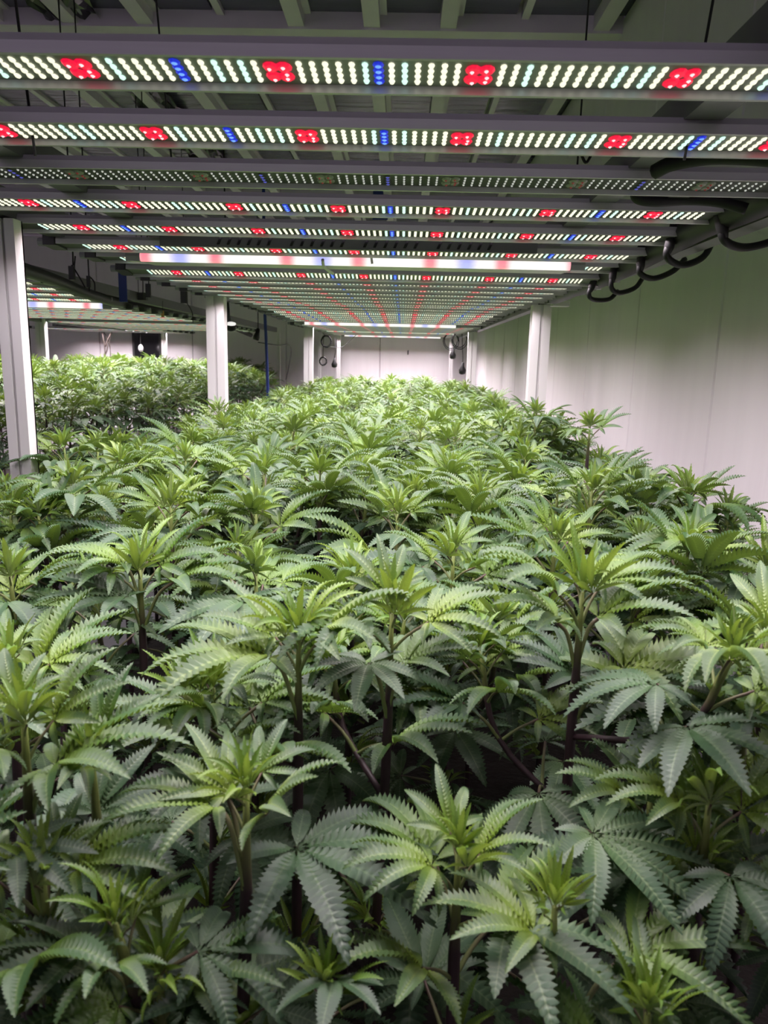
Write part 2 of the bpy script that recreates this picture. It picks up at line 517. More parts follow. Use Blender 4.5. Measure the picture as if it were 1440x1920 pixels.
grow_light(LEFT_X, G1, 'grow light at the near end of the left bench, partly behind the white post', 'grow lights over the left bench', 1.3, tilt=6)
G2 = [(3.35 + .17 * i, .192 + .001 * i) for i in range(8)]
grow_light(LEFT_X, G2, 'grow light above the middle of the left bench, seen nearly edge on', 'grow lights over the left bench', 1.3, tilts=edge_on(G2, (), 1.6))
G3 = [(4.95 + .17 * i, .192 + .001 * i) for i in range(8)]
grow_light(LEFT_X, G3, 'grow light toward the far end of the left bench, before the back wall', 'grow lights over the left bench', 1.6, tilts=edge_on(G3, (7,), 1.6))

G_FILL = [(6.40 + .17 * i, .192 + .001 * i) for i in range(5)]  # added fixture, put in to brighten the left part of the back wall
grow_light(-2.55, G_FILL, 'short extra grow light added to brighten the left back wall', 'grow lights over the left bench', 1.5, tilts=edge_on(G_FILL, (), 1.6))
# glowing tubes with frosted fronts slung at the head of some lights
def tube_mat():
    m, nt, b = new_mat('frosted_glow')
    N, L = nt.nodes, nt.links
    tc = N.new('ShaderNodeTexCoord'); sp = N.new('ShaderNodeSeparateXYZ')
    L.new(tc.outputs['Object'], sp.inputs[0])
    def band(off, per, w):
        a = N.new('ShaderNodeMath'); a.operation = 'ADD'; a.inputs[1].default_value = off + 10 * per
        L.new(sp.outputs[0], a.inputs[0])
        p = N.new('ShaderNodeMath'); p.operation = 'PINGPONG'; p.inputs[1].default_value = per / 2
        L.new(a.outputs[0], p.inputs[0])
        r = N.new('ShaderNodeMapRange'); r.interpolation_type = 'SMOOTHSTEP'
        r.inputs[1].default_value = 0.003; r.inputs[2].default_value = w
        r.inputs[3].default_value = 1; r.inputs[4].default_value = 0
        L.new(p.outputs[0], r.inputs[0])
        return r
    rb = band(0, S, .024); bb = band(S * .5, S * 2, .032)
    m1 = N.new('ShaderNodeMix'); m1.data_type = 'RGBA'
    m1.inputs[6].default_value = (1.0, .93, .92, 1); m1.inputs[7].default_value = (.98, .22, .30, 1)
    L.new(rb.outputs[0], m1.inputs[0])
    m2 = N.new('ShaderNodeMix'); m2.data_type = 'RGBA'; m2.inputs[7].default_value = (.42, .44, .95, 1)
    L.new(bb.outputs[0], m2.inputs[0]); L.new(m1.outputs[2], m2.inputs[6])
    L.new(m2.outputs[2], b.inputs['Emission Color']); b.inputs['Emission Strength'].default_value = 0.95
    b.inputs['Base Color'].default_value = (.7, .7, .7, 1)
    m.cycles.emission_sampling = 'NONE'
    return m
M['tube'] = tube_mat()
def glow_tube(x0, x1, Y, z, h, label, depth=.10, x_origin=None):
    xo = x_origin if x_origin is not None else MAIN_X
    t = thing('tube_light', (xo, Y, z), label, 'light', 'glowing tubes under the grow lights')
    a, b_ = x0 - xo, x1 - xo
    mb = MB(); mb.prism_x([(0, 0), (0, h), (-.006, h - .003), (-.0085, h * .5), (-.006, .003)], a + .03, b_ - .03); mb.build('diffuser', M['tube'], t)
    mb = MB(); mb.prism_x([(.0005, 0), (depth, .004), (depth, .010), (.012, h), (.0005, h)], a + .028, b_ - .028); mb.build('housing', M['alu'], t)
    for hx in (a + .12, b_ - .12):
        mb = MB(); mb.tube([(hx, .014, h - .002), (hx, .016, h + .012), (hx, .030, h + .022)], .0015, 5); mb.build('hook', M['dark'], t)
    for s, q in ((a, a + .03), (b_ - .03, b_)):
        mb = MB(); mb.prism_x([(.012, 0), (.012, h), (-.008, h), (-.010, h * .5), (-.008, 0)], s, q); mb.build('end_cap', M['clear'], t)
    return t
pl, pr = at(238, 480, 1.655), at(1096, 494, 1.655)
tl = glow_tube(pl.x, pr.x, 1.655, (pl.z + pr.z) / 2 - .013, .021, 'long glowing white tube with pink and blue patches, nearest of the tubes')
mb = MB(); mb.tube(spline([(.03, -.012, .004), (.028, -.013, .018), (.03, 0, .026)]), .003, 6); mb.build('zip_tie', M['white_plastic'], tl)
cable('plastic_strip', [at(605, 487, 1.64), at(608, 500, 1.66), at(624, 513, 1.72)], .0035, M['white_plastic'], 'clear plastic tie hanging off the nearest glowing tube', 'tie')
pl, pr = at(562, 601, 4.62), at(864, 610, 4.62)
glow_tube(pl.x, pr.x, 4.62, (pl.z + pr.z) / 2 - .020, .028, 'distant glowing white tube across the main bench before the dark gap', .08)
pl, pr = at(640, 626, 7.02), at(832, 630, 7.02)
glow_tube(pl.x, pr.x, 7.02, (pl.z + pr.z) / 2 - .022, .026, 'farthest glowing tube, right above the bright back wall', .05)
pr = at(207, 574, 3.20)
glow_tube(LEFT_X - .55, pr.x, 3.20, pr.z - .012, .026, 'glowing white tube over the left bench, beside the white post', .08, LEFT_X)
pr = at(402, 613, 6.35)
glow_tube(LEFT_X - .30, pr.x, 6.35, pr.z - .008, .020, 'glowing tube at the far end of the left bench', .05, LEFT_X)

# ---------------------------------------------------------------- steel racks that carry the lights
def channel(mb, x, y, z0, z1, w, dep, lip):
    """an upright strut channel, its slotted face toward -Y"""
    a, d = w / 2, dep
    g = w * .07
    for s in (-1, 1):
        mb.prism_z([(x + s*g, y), (x + s*a, y), (x + s*a, y + d), (x + s*(a - .004), y + d), (x + s*(a - .004), y + .004), (x + s*g, y + .004)][::s], z0, z1)
    mb.box(x - a, x + a, y + d - .004, y + d, z0, z1)
    mb.box(x - g - .001, x + g + .001, y + .006, y + .009, z0, z1)
BED = ZC - 0.66
def rack(label, group, rails, posts):
    t = thing('light_rack', (posts[0][0], posts[0][1], 0), label, 'rack', group)
    ox, oy = posts[0][0], posts[0][1]
    for x, y, w, zt in posts:
        mb = MB(); channel(mb, x - ox, y - oy, 0.0, zt, w, w * .8, .01); mb.build('post', M['post'], t)
    for x, y0, y1, z0, z1, m in rails:
        mb = MB(); mb.box(x - .016 - ox, x + .016 - ox, y0 - oy, y1 - oy, z0, z1); mb.build('rail', M[m], t)
    return t
pA, pB, pC_ = at(19, 620, 1.27), at(404, 640, 2.65), at(578, 660, 5.2)
pD, pE = at(1013, 640, 2.65), at(885, 670, 5.2)
zr = ZC + .215
rack('white steel posts and grey rails standing along both sides of the main bench', 'light racks',
     [(pA.x - .01, .55, 6.9, zr, zr + .045, 'rail'), (pD.x + .02, .75, 6.9, zr - .02, zr + .02, 'rail')],
     [(pA.x, 1.27, .037, zr - .004), (pB.x, 2.65, .062, zr), (pC_.x, 5.2, .062, zr), (pD.x, 2.65, .064, zr - .02), (pE.x, 5.2, .060, zr - .02)])
qA, qB, qC, qD, qE = at(76, 640, 4.9), at(307, 645, 7.05), at(522, 690, 7.05), at(597, 700, 7.05), at(633, 680, 7.05)
rack('thin white posts standing around the left bench in front of the back wall', 'light racks',
     [(qA.x, 1.6, 7.0, zr - .03, zr + .01, 'rail'), (-1.19, 1.6, 7.1, zr + .01, zr + .05, 'rail')],
     [(qA.x, 4.9, .060, zr), (qB.x, 7.05, .045, zr), (qC.x, 7.05, .034, zr)])
for q, w, l in ((qD, .022, 'slim white corner trim standing left of the coiled cable'), (qE, .034, 'slim white upright at the left edge of the bright back wall'), (at(846, 680, 7.1), .035, 'slim white upright at the right edge of the bright back wall')):
    mb = MB(); channel(mb, q.x, 7.15, 0, ZC + .22, w, w, .01)
    tag(mb.build('wall_upright', M['post']), l, 'post', 'slim uprights on the back wall')

# benches: a tray of dark soil on legs under each canopy
def bench(x0, x1, y0, y1, label):
    t = thing('grow_bench', ((x0 + x1) / 2, y0, 0), label, 'bench', 'planting benches')
    ox, oy = (x0 + x1) / 2, y0
    mb = MB()
    mb.box(x0 - ox, x1 - ox, 0, y1 - y0, BED - .10, BED - .09)
    for a in ((x0 - ox, x0 - ox + .012, 0, y1 - y0), (x1 - ox - .012, x1 - ox, 0, y1 - y0), (x0 - ox + .012, x1 - ox - .012, 0, .012), (x0 - ox + .012, x1 - ox - .012, y1 - y0 - .012, y1 - y0)):
        mb.box(*a, BED - .09, BED + .015)
    mb.build('tray', M['rail'], t)
    mb = MB(); mb.box(x0 - ox + .013, x1 - ox - .013, .013, y1 - y0 - .013, BED - .089, BED); mb.build('soil', M['soil'], t)
    for sx in (x0 - ox + .06, x1 - ox - .06):
        for sy in (.1, (y1 - y0) / 2, y1 - y0 - .1):
            mb = MB(); mb.box(sx - .02, sx + .02, sy - .02, sy + .02, 0, BED - .1); mb.build('leg', M['rail'], t)
    return t
bench(-.60, .47, .22, 7.0, 'long planting bench hidden under the leaves of the main canopy')
bench(-2.30, -1.22, 1.3, 7.0, 'long planting bench hidden under the leaves at the left')
# ---------------------------------------------------------------- cannabis plants
SINW = lambda t: (t ** 0.85) * ((1 - t) ** 1.12)
WN = max(SINW(i / 200) for i in range(1, 200))
def leaflet(mb, L, W, teeth, fine, theta, a0, bend, fold, pleat, tw, mi, r):
    """one serrated leaflet from the leaf's centre; theta: its angle in the leaf's plane"""
    nrow = teeth * 2 + 1
    fr = (-1, -.5, 0, .5, 1) if fine else (-1, 0, 1)
    nc = len(fr)
    N_ = 60
    cy, cz, ang, cl = 0.0, 0.0, a0, []
    for i in range(N_ + 1):
        cl.append((cy, cz, ang))
        t = i / N_
        ang = a0 - bend * (t ** 1.35)
        cy += cos(ang) * L / N_; cz += sin(ang) * L / N_
    side = r.uniform(-.10, .10)
    ct, st = cos(theta), sin(theta)
    vs_, uvs = [], []
    for i in range(nrow):
        t = i / (nrow - 1)
        tip = (i % 2 == 1)
        wl = W * .5 * max(0.0, SINW(max(t, 1e-4)) / WN)
        if i == 0: wl = W * .03
        if i == nrow - 1: wl = 0.0
        for f in fr:
            af = abs(f)
            tt = t + af * (.045 if not tip else .085) * (1 - t * .5)
            tt = min(tt, 1.0 - (1 - t) * .25 * (1 if af else 0)) if t < 1 else 1.0
            k = min(N_, max(0, tt * N_)); k0 = int(k); k1 = min(N_, k0 + 1); q = k - k0
            y_ = cl[k0][0] * (1 - q) + cl[k1][0] * q; z_ = cl[k0][1] * (1 - q) + cl[k1][1] * q; an = cl[k0][2]
            w = wl * af * (1.12 if tip else (.82 if af == 1 else 1.0))
            x_ = (1 if f > 0 else -1 if f < 0 else 0) * w
            up = w * tan(fold)
            if af: up += (pleat if tip else -pleat) * L * (1.0 if af < 1 else .6) * min(1, wl / (W * .3))
            up += x_ * tw * t
            y_ -= sin(an) * up; z_ += cos(an) * up
            x_ += side * L * t * t * .35
            vs_.append((x_ * ct + y_ * st, -x_ * st + y_ * ct, z_)); uvs.append((f * .5 + .5, t))
    fs_ = []
    for i in range(nrow - 1):
        for c in range(nc - 1):
            fs_.append((i*nc + c, i*nc + c + 1, (i+1)*nc + c + 1, (i+1)*nc + c))
    mb.add(vs_, fs_, mi, uvs)

def leaf_mesh(n, kind, fine, seed, p=.55, pitch=0.0, a0=.2, bend=.8, fold=.2, width=.235, pleat=.010, spread=1.0):
    """palmate leaf of unit size; origin where its petiole leaves the stem, petiole toward +Y"""
    r = random.Random(seed)
    mb = MB()
    pts = [Vector((0, 0, 0)), Vector((0, p * .5, p * .06)), Vector((0, p, 0.0))]
    mb.tube(spline(pts, 3), [.022, .020, .018, .017, .016, .016, .016], 5, 1, 0.0, 1.0, False)
    ang = {3: [0, 48], 5: [0, 36, 78], 7: [0, 31, 66, 112], 9: [0, 27, 56, 92, 138]}[n]
    ln = {3: [1, .72], 5: [1, .82, .50], 7: [1, .92, .70, .40], 9: [1, .94, .80, .56, .28]}[n]
    sub = MB()
    for k, (a, l) in enumerate(zip(ang, ln)):
        for s in ((1,) if k == 0 else (-1, 1)):
            th = R(a * spread + r.uniform(-5, 5)) * s
            l_ = l * r.uniform(.93, 1.06)
            teeth = max(5, round((19 if fine else 8) * (.55 + .45 * l_)))
            leaflet(sub, l_, width * (l_ ** .75) * r.uniform(.92, 1.08), teeth, fine, th,
                    a0 + r.uniform(-.12, .12) - .05 * k, bend * r.uniform(.75, 1.25) * (.75 + .25 * l_), fold, pleat, r.uniform(-.25, .25), 0, r)
    c, s_ = cos(pitch), sin(pitch)
    mb.add([(x, p + y * c - z * s_, y * s_ + z * c) for x, y, z in sub.v], sub.f, 0, sub.uv)
    return mb.mesh('leaf', [M['leaf_' + kind], M['petiole']], True)

LEAVES = {}
for lod, fine in (('near', True), ('far', False)):
    mt = []
    for i in range(7):
        mt.append(leaf_mesh(9 if i in (1, 4) else 7, 'mature', fine, 10 + i, p=.55, pitch=R(-30 - 6 * (i % 4)), a0=.26, bend=.70 + (.16 * i) % .6, fold=R(8 + 3 * (i % 3)), width=.228 - .010 * (i % 3), pleat=.024))
    md = []
    for i in range(6):
        md.append(leaf_mesh(9 if i == 3 else 7, 'mid', fine, 30 + i, p=.50, pitch=R(-12 - 7 * (i % 4)), a0=.35, bend=.85 + .14 * (i % 4), fold=R(15), width=.185, pleat=.030))
    yg = []
    for i in range(5):
        yg.append(leaf_mesh(5 if i < 3 else 7, 'young', fine, 50 + i, p=.32, pitch=R(10), a0=.25, bend=.55 + .22 * i, fold=R(24), width=.138, pleat=.014, spread=.78))
    LEAVES[lod] = {'mature': mt, 'mid': md, 'young': yg}

def tip_mesh(seed, fine):
    """the folded young leaves that stand at the very top of a shoot"""
    r = random.Random(seed); mb = MB()
    for k in range(9):
        az = k * 2.4 + r.uniform(-.3, .3); el = R(86 - 4.5 * k)
        sub = MB()
        leaflet(sub, r.uniform(.75, 1.15) * (1 - .03 * k), .125, 9 if fine else 5, False, 0.0, 0, r.uniform(.1, .5), R(30), .008, 0, 0, r)
        mm = Matrix.Rotation(az, 3, 'Z') @ Matrix.Rotation(el, 3, 'X')
        mb.add([mm @ Vector(v) for v in sub.v], sub.f, 0, sub.uv)
    return mb.mesh('shoot_tip', [M['leaf_young']], True)
TIPS = {'near': [tip_mesh(i, True) for i in range(3)], 'far': [tip_mesh(i + 5, False) for i in range(3)]}

#       distance below the tip, leaf length, elevation, kind
NODES = [(.004, .045, 62, 'young'), (.012, .066, 50, 'young'), (.030, .090, 48, 'mid'), (.052, .112, 42, 'mid'),
         (.088, .122, 36, 'mid'), (.140, .120, 32, 'mature'), (.200, .120, 28, 'mature'), (.262, .120, 22, 'mature'), (.32, .115, 16, 'mature'), (.38, .115, 10, 'mature'), (.44, .11, 5, 'mature'), (.50, .10, 0, 'mature')]

def put(parent, base, me, p, az, el, rollj, s, name='leaf'):
    o = bpy.data.objects.new(name, me)
    COL.objects.link(o)
    o.parent = parent
    mtx = Matrix.Rotation(az - pi/2, 3, 'Z') @ Matrix.Rotation(el, 3, 'X') @ Matrix.Rotation(rollj, 3, 'Y')
    o.location = p - base
    o.rotation_euler = mtx.to_euler()
    o.scale = (s, s, s)
    return o

N_LEAVES = 0
def shoot(root, base, path, lod, size, r, depth, tufts=True, az0=None, skip=()):
    """leaves along a stem path given from its tip downward"""
    global N_LEAVES
    tip = path[0]
    acc, out = 0.0, []
    def along(s):
        d = 0.0
        for a, b in zip(path, path[1:]):
            l = (b - a).length
            if d + l >= s: return a + (b - a) * ((s - d) / l)
            d += l
        return None
    az = az0 if az0 is not None else r.uniform(0, 2 * pi)
    put(root, base, r.choice(TIPS[lod]), tip, r.uniform(0, 6), pi/2 - pi/2, 0, .042 * size, 'shoot_tip')
    for i, (s, ln, el, kind) in enumerate(NODES):
        s *= .85 + .3 * size * .5
        if s > depth: break
        p = along(s)
        if p is None: break
        if i in skip: az += pi / 2; continue
        for q in (0, 1):
            if i > 6 and r.random() < (.25 if lod == 'near' else .05): continue
            a = az + q * pi + r.uniform(-.35, .35)
            l = ln * .84 * size * r.uniform(.86, 1.12)
            k = kind
            if kind == 'mid' and i >= 3 and r.random() < .3: k = 'mature'
            if kind == 'young' and i == 1 and r.random() < .3: k = 'mid'
            e = R(el + r.uniform(-10, 10))
            put(root, base, r.choice(LEAVES[lod][k]), p, a, e, r.uniform(-.3, .3), l)
            N_LEAVES += 1
            if tufts and 3 <= i <= 7 and r.random() < .55:
                for w in range(2):
                    put(root, base, r.choice(LEAVES[lod]['young']), p, a + .5 + w * 1.3, R(r.uniform(45, 65)), 0, ln * size * r.uniform(.30, .46))
                    N_LEAVES += 1
        az += pi / 2 + r.uniform(-.3, .3)

def plant(x, y, top, seed, label, lod='near', size=1.0, branches=2, lean=(0, 0), depth=.36, az0=None, blen=(.07, .16), bspread=.10, tufts=True, group=None, stem_r=.0042, skip=()):
    r = random.Random(seed)
    base = Vector((x - lean[0], y - lean[1], BED))
    root = thing('cannabis_plant', base, label, 'plant', group)
    tip = Vector((x, y, top))
    H = top - BED
    pts = [tip, tip - Vector((lean[0] * .15, lean[1] * .15, H * .25)), base + Vector((lean[0] * .3, lean[1] * .3, H * .4)), base]
    path = spline(pts, 5)
    mb = MB()
    n = 6 if lod == 'near' else 4
    mb.tube([p - base for p in path], [.0016 + (stem_r - .0016) * min(1, i / 4) for i in range(len(path))], n, 0, 0.0, H)
    shoot(root, base, path, lod, size, r, depth, tufts, az0, skip)
    ba = r.uniform(0, 2 * pi)
    for b in range(branches):
        s = r.uniform(.10, .20) * (1 if b < 2 else 1.3)
        k = min(len(path) - 2, max(1, int(s / H * (len(path) - 1)) + 1))
        p0 = tip + (base - tip).normalized() * s
        a = ba + b * (2 * pi / max(1, branches)) + r.uniform(-.4, .4)
        out_ = r.uniform(.6, 1.2) * bspread
        up = s - r.uniform(.01, .07)
        p2 = p0 + Vector((cos(a) * out_, sin(a) * out_, up))
        p1 = p0 + Vector((cos(a) * out_ * .75, sin(a) * out_ * .75, up * .35))
        bp = spline([p2, p1, p0], 4)
        mb.tube([p - base for p in bp], [.0015] + [.0028] * (len(bp) - 1), n, 0, 0.0, .3)
        shoot(root, base, bp, lod, size * r.uniform(.72, .92), r, min(depth, s + .02) * .8, False)
    mb.build('stem', M['stem'], root, True)
    return root, base

ORD = ['', 'first', 'second', 'third', 'fourth', 'fifth', 'sixth', 'seventh', 'eighth', 'ninth', 'tenth', 'eleventh', 'twelfth', 'thirteenth', 'fourteenth', 'fifteenth', 'sixteenth', 'seventeenth', 'eighteenth', 'nineteenth', 'twentieth']
ORD += ['twenty-' + w for w in ORD[1:10]] + ['thirtieth'] + ['thirty-' + w for w in ORD[1:10]] + ['fortieth']

GM = 'cannabis plants on the main bench'
# the plants nearest the camera: pixel of the shoot's tip, distance, and what singles it out
HERO = [
    # px,  py,   Y,   size, branches, lean, label, az0, seed
    (1092, 1110, .56, 1.00, 2, (.00, .00), 'tall upright cannabis plant with forked purple stem, right of centre in front', .15, 3),
    (735, 1150, .53, 1.00, 1, (.01, .02), 'tall cannabis plant with two dark stems side by side, nearest centre front', .45, 12),
    (560, 1190, .505, .95, 1, (.00, .02), 'bright-tipped cannabis plant with drooping grey-green leaves, just left of the centre plant', 2.9, 23),
    (45, 1350, .40, .85, 1, (.02, .00), 'lime-tipped cannabis plant at the left edge of the front, on brown branching stem', .8, 34),
    (172, 1420, .41, .80, 0, (-.03, .02), 'short lime cannabis shoot on slanting stem beside the left-edge plant in front', .2, 45),
    (462, 1480, .385, .80, 1, (.01, .02), 'low cannabis plant with pale broad upper leaves, left of centre in front', 2.6, 56),
    (1040, 1700, .36, .72, 0, (-.02, .02), 'low lime-green cannabis shoot near the bottom edge, right of centre', 2.4, 67),
    (610, 1850, .345, .70, 0, (.00, .02), 'small dark green cannabis shoot at the bottom edge, below the centre plant', 1.0, 78),
    (300, 1830, .34, .75, 0, (.00, .02), 'dim lower cannabis shoot at the bottom edge, left of centre', .5, 79),
    (1215, 1900, .33, .75, 0, (.00, .02), 'dim lower cannabis shoot at the bottom right corner of the canopy', .9, 80),
    (80, 1640, .36, .85, 0, (.0, .02), 'pale-leaved cannabis plant low at the left edge with dark fork', .0, 81),
    (860, 1600, .40, .80, 0, (.0, .03), 'low grey-green cannabis plant filling the gap between two tall front plants', .3, 82),
    (1330, 1500, .43, .85, 1, (.0, .02), 'low cannabis plant with spreading leaves at the right edge of the front', 3.0, 83),
    (1440, 1200, .56, 1.0, 1, (.0, .02), 'bright cannabis plant cut by the right edge, beside the tall forked one', 3.1, 84),
    (262, 1065, .70, 1.0, 1, (.0, .0), 'cannabis plant with arching lime leaves and dark bent stem, left front', 2.9, 91),
    (20, 1080, .74, .9, 1, (.0, .0), 'cannabis plant with lime top at the left edge, behind the left front row', .4, 92),
    (20, 1240, .56, .9, 1, (.0, .02), 'cannabis plant with flat lime leaf sprays at the left edge, mid front', .2, 93),
    (400, 1290, .53, .78, 0, (.0, .03), 'short bright cannabis shoot deep in the gap left of centre', 1.2, 94),
    (480, 1080, .72, .92, 1, (.0, .03), 'cannabis plant in the second row, between the arching plant and the centre pair', .3, 95),
    (660, 1085, .70, .95, 1, (.0, .03), 'cannabis plant with fan of narrow leaves right behind the centre pair', 1.3, 96),
    (850, 1040, .76, 1.0, 1, (.0, .02), 'cannabis plant behind the gap between centre pair and forked plant', 2.9, 97),
    (1040, 1010, .80, .95, 1, (.0, .02), 'cannabis plant with greyish leaves behind the forked front plant', .3, 98),
    (1290, 1030, .80, 1.0, 1, (.0, .02), 'cannabis plant with broad drooping leaves before the pale wall, right side', 2.9, 99),
    (1440, 1070, .78, 1.0, 1, (.0, .02), 'dark broad-leaved cannabis plant at the right edge under the pale wall', 3.1, 100),
    (320, 950, .90, 1.0, 1, (.0, .0), 'cannabis plant with upright narrow top and broad low leaf, left of centre', 2.8, 101),
    (135, 910, .97, 1.0, 2, (.0, .0), 'twin-topped cannabis plant with dark forked stem, left third of the canopy', .2, 102),
    (20, 960, .92, .9, 1, (.0, .02), 'cannabis plant with one flat wide leaf at the left edge', 1.0, 103),
    (600, 890, 1.05, 1.05, 1, (.0, .0), 'tall bright cannabis plant rising on a bare purple stem, centre of the canopy', .2, 104),
    (480, 960, .92, .92, 1, (.0, .02), 'cannabis plant just left of the one on a bare purple stem', 1.9, 105),
    (745, 960, .93, .95, 1, (.0, .02), 'cannabis plant just right of the one on a bare purple stem', .6, 106),
    (900, 930, .98, .95, 1, (.0, .02), 'cannabis plant in the centre right of the canopy, behind the broad row', 2.4, 107),
    (1110, 920, 1.0, 1.05, 1, (.0, .0), 'leafy cannabis plant with arching lime fronds before the right wall', .2, 108),
    (1290, 930, 1.02, 1.0, 1, (.0, .0), 'cannabis plant with dark pointed leaves against the pale wall', .2, 109),
    (1365, 965, .98, .95, 0, (.03, .0), 'lone bent cannabis shoot with few leaves against the pale wall, far right', .3, 110),
    (1106, 800, 1.46, .85, 0, (.0, .0), 'tall thin cannabis shoot standing clear of the canopy before the right wall', .3, 111),
    (1005, 775, 1.75, .9, 1, (.0, .0), 'cannabis plant whose top overlaps the foot of the right white post', .3, 112),
    (905, 735, 3.6, .9, 1, (.0, .0), 'cannabis plant with reddish top sticking out by the small black fan', .3, 113),
]
SPARSE = {0: (3, 4, 5, 6), 1: (3, 4, 5, 6), 2: (3, 4, 5, 6), 3: (3, 4, 5), 4: (2, 3, 4, 5), 5: (3, 4, 5), 6: (2, 3, 4), 7: (2, 3, 4), 14: (3, 4, 5), 25: (4, 5), 27: (4, 5, 6), 33: (1, 3, 4, 5, 6), 34: (3, 4)}
ROOTS = {}
for i, (px, py, Y, size, nb, lean, label, az0, seed) in enumerate(HERO):
    p = at(px, py, Y)
    ROOTS[i] = plant(p.x, p.y, p.z, seed, label, 'near', size, nb, lean, .40 if Y < .6 else .34, az0, group=GM, skip=SPARSE.get(i, ()))

# single leaves that stand out in the photograph: plant, leaf centre (pixel, depth), tip of its middle leaflet (pixel, depth), kind, leaflets, roll
def fan_mesh(n, kind, seed, bend, fold, width, pet, rad):
    r = random.Random(seed); mb = MB()
    mb.tube(spline(pet, 4), rad, 5, 1, 1.0, 0.0, False)
    ang = {5: [0, 40, 86], 7: [0, 33, 70, 118], 9: [0, 28, 58, 94, 138]}[n]
    ln = {5: [1, .86, .55], 7: [1, .93, .74, .45], 9: [1, .95, .82, .6, .32]}[n]
    for k, (a, l) in enumerate(zip(ang, ln)):
        for q in ((1,) if k == 0 else (-1, 1)):
            l_ = l * r.uniform(.94, 1.05)
            leaflet(mb, l_, width * (l_ ** .75) * r.uniform(.93, 1.07), max(8, round(21 * (.5 + .5 * l_))), True, R(a + r.uniform(-4, 4)) * q,
                    bend * .45 + r.uniform(-.08, .08), bend * r.uniform(.85, 1.2), fold, .025, r.uniform(-.2, .2), 0, r)
    return mb.mesh('leaf', [M['leaf_' + kind], M['petiole']], True)
FANS = [
    (2, (555, 1592, .42), (800, 1735, .37), 'mature', 7, -.20), (0, (1112, 1565, .43), (1335, 1720, .38), 'mature', 9, -.15),
    (6, (1002, 1752, .36), (800, 1680, .37), 'mid', 7, .25), (6, (1182, 1783, .37), (1440, 1800, .36), 'mid', 7, -.1),
    (7, (628, 1838, .345), (600, 1935, .30), 'mature', 5, .0), (4, (180, 1525, .42), (285, 1405, .46), 'mature', 7, .1),
    (5, (408, 1512, .39), (205, 1480, .40), 'mid', 7, .2), (5, (430, 1500, .40), (400, 1400, .46), 'mature', 5, .1),
    (3, (105, 1440, .40), (350, 1375, .40), 'mid', 7, -.2), (2, (505, 1232, .505), (250, 1262, .49), 'mid', 7, .1),
    (1, (690, 1245, .52), (672, 1340, .46), 'mature', 7, .0), (1, (760, 1245, .53), (905, 1190, .55), 'mid', 7, -.2),
    (0, (1045, 1168, .56), (885, 1095, .57), 'mid', 7, .3), (0, (1122, 1160, .56), (1312, 1105, .57), 'mid', 5, -.3),
    (0, (1080, 1265, .59), (970, 1180, .64), 'mature', 9, .2), (0, (1170, 1255, .55), (1445, 1290, .53), 'mid', 7, -.1),
    (14, (232, 1062, .70), (78, 1045, .70), 'mid', 7, .25), (14, (235, 1120, .69), (85, 1110, .70), 'mature', 9, .1),
    (14, (325, 1092, .70), (490, 1058, .71), 'mid', 7, -.2), (27, (603, 930, 1.05), (700, 895, 1.07), 'mid', 7, -.2),
    (27, (590, 930, 1.05), (505, 905, 1.07), 'mid', 7, .2), (25, (80, 965, .93), (5, 1035, .90), 'mature', 9, .1),
    (24, (382, 985, .88), (490, 962, .90), 'mid', 7, -.2), (22, (1290, 1015, .80), (1160, 1055, .79), 'mid', 7, .1),
    (33, (1365, 990, .98), (1450, 948, .98), 'mid', 5, -.2), (33, (1345, 985, .98), (1282, 945, .98), 'mid', 5, .2),
    (23, (1400, 1075, .78), (1300, 1130, .76), 'mature', 7, .0), (8, (400, 1870, .345), (260, 1930, .31), 'mature', 7, .1),
    (10, (30, 1590, .36), (140, 1680, .34), 'mature', 7, -.1), (13, (1400, 1330, .50), (1285, 1390, .47), 'mature', 7, .1),
]
for i, (k, c, t, kind, n, roll) in enumerate(FANS):
    root, base = ROOTS[k]
    C_, T_ = at(*c), at(*t)
    d = T_ - C_
    yv = d.normalized()
    up = Vector((0, -.22, 1))
    xv = yv.cross(up).normalized()
    zv = xv.cross(yv)
    mtx = Matrix((xv, yv, zv)).transposed() @ Matrix.Rotation(roll, 3, 'Y')
    s = d.length * 1.06
    hx, hY = HERO[k][0:2], HERO[k][2]
    tip_ = at(hx[0], hx[1], hY)
    out_ = (Vector((C_.x, C_.y, 0)) - Vector((tip_.x, tip_.y, 0))).length
    za = min(tip_.z - .01, max(BED + .08, C_.z - .035 - out_ * .55))
    q_ = (za - base.z) / (tip_.z - base.z)
    att = Vector((base.x + (tip_.x - base.x) * q_, base.y + (tip_.y - base.y) * q_, za))
    inv = mtx.transposed()
    A_ = inv @ (att - C_) / s
    m_ = inv @ ((att + C_) * .5 + Vector((0, 0, .012)) - C_) / s
    pet = [(0, -.004, 0), m_, A_]
    bend = .75 if kind == 'mature' else 1.05
    me = fan_mesh(n, kind, 900 + i, bend, R(8 if kind == 'mature' else 14), .225 if kind == 'mature' else .19, pet, .0017 / s)
    o = link('leaf', me, root, C_ - base)
    o.rotation_euler = mtx.to_euler()
    o.scale = (s, s, s)

def in_view(p, mx=150, my=200):
    q = CAMROT.transposed() @ (p - CAMPOS)
    if q.z > -.05: return False
    return -mx < 720 + FPX * q.x / -q.z < 1440 + mx and -my < 960 - FPX * q.y / -q.z < 1920 + my

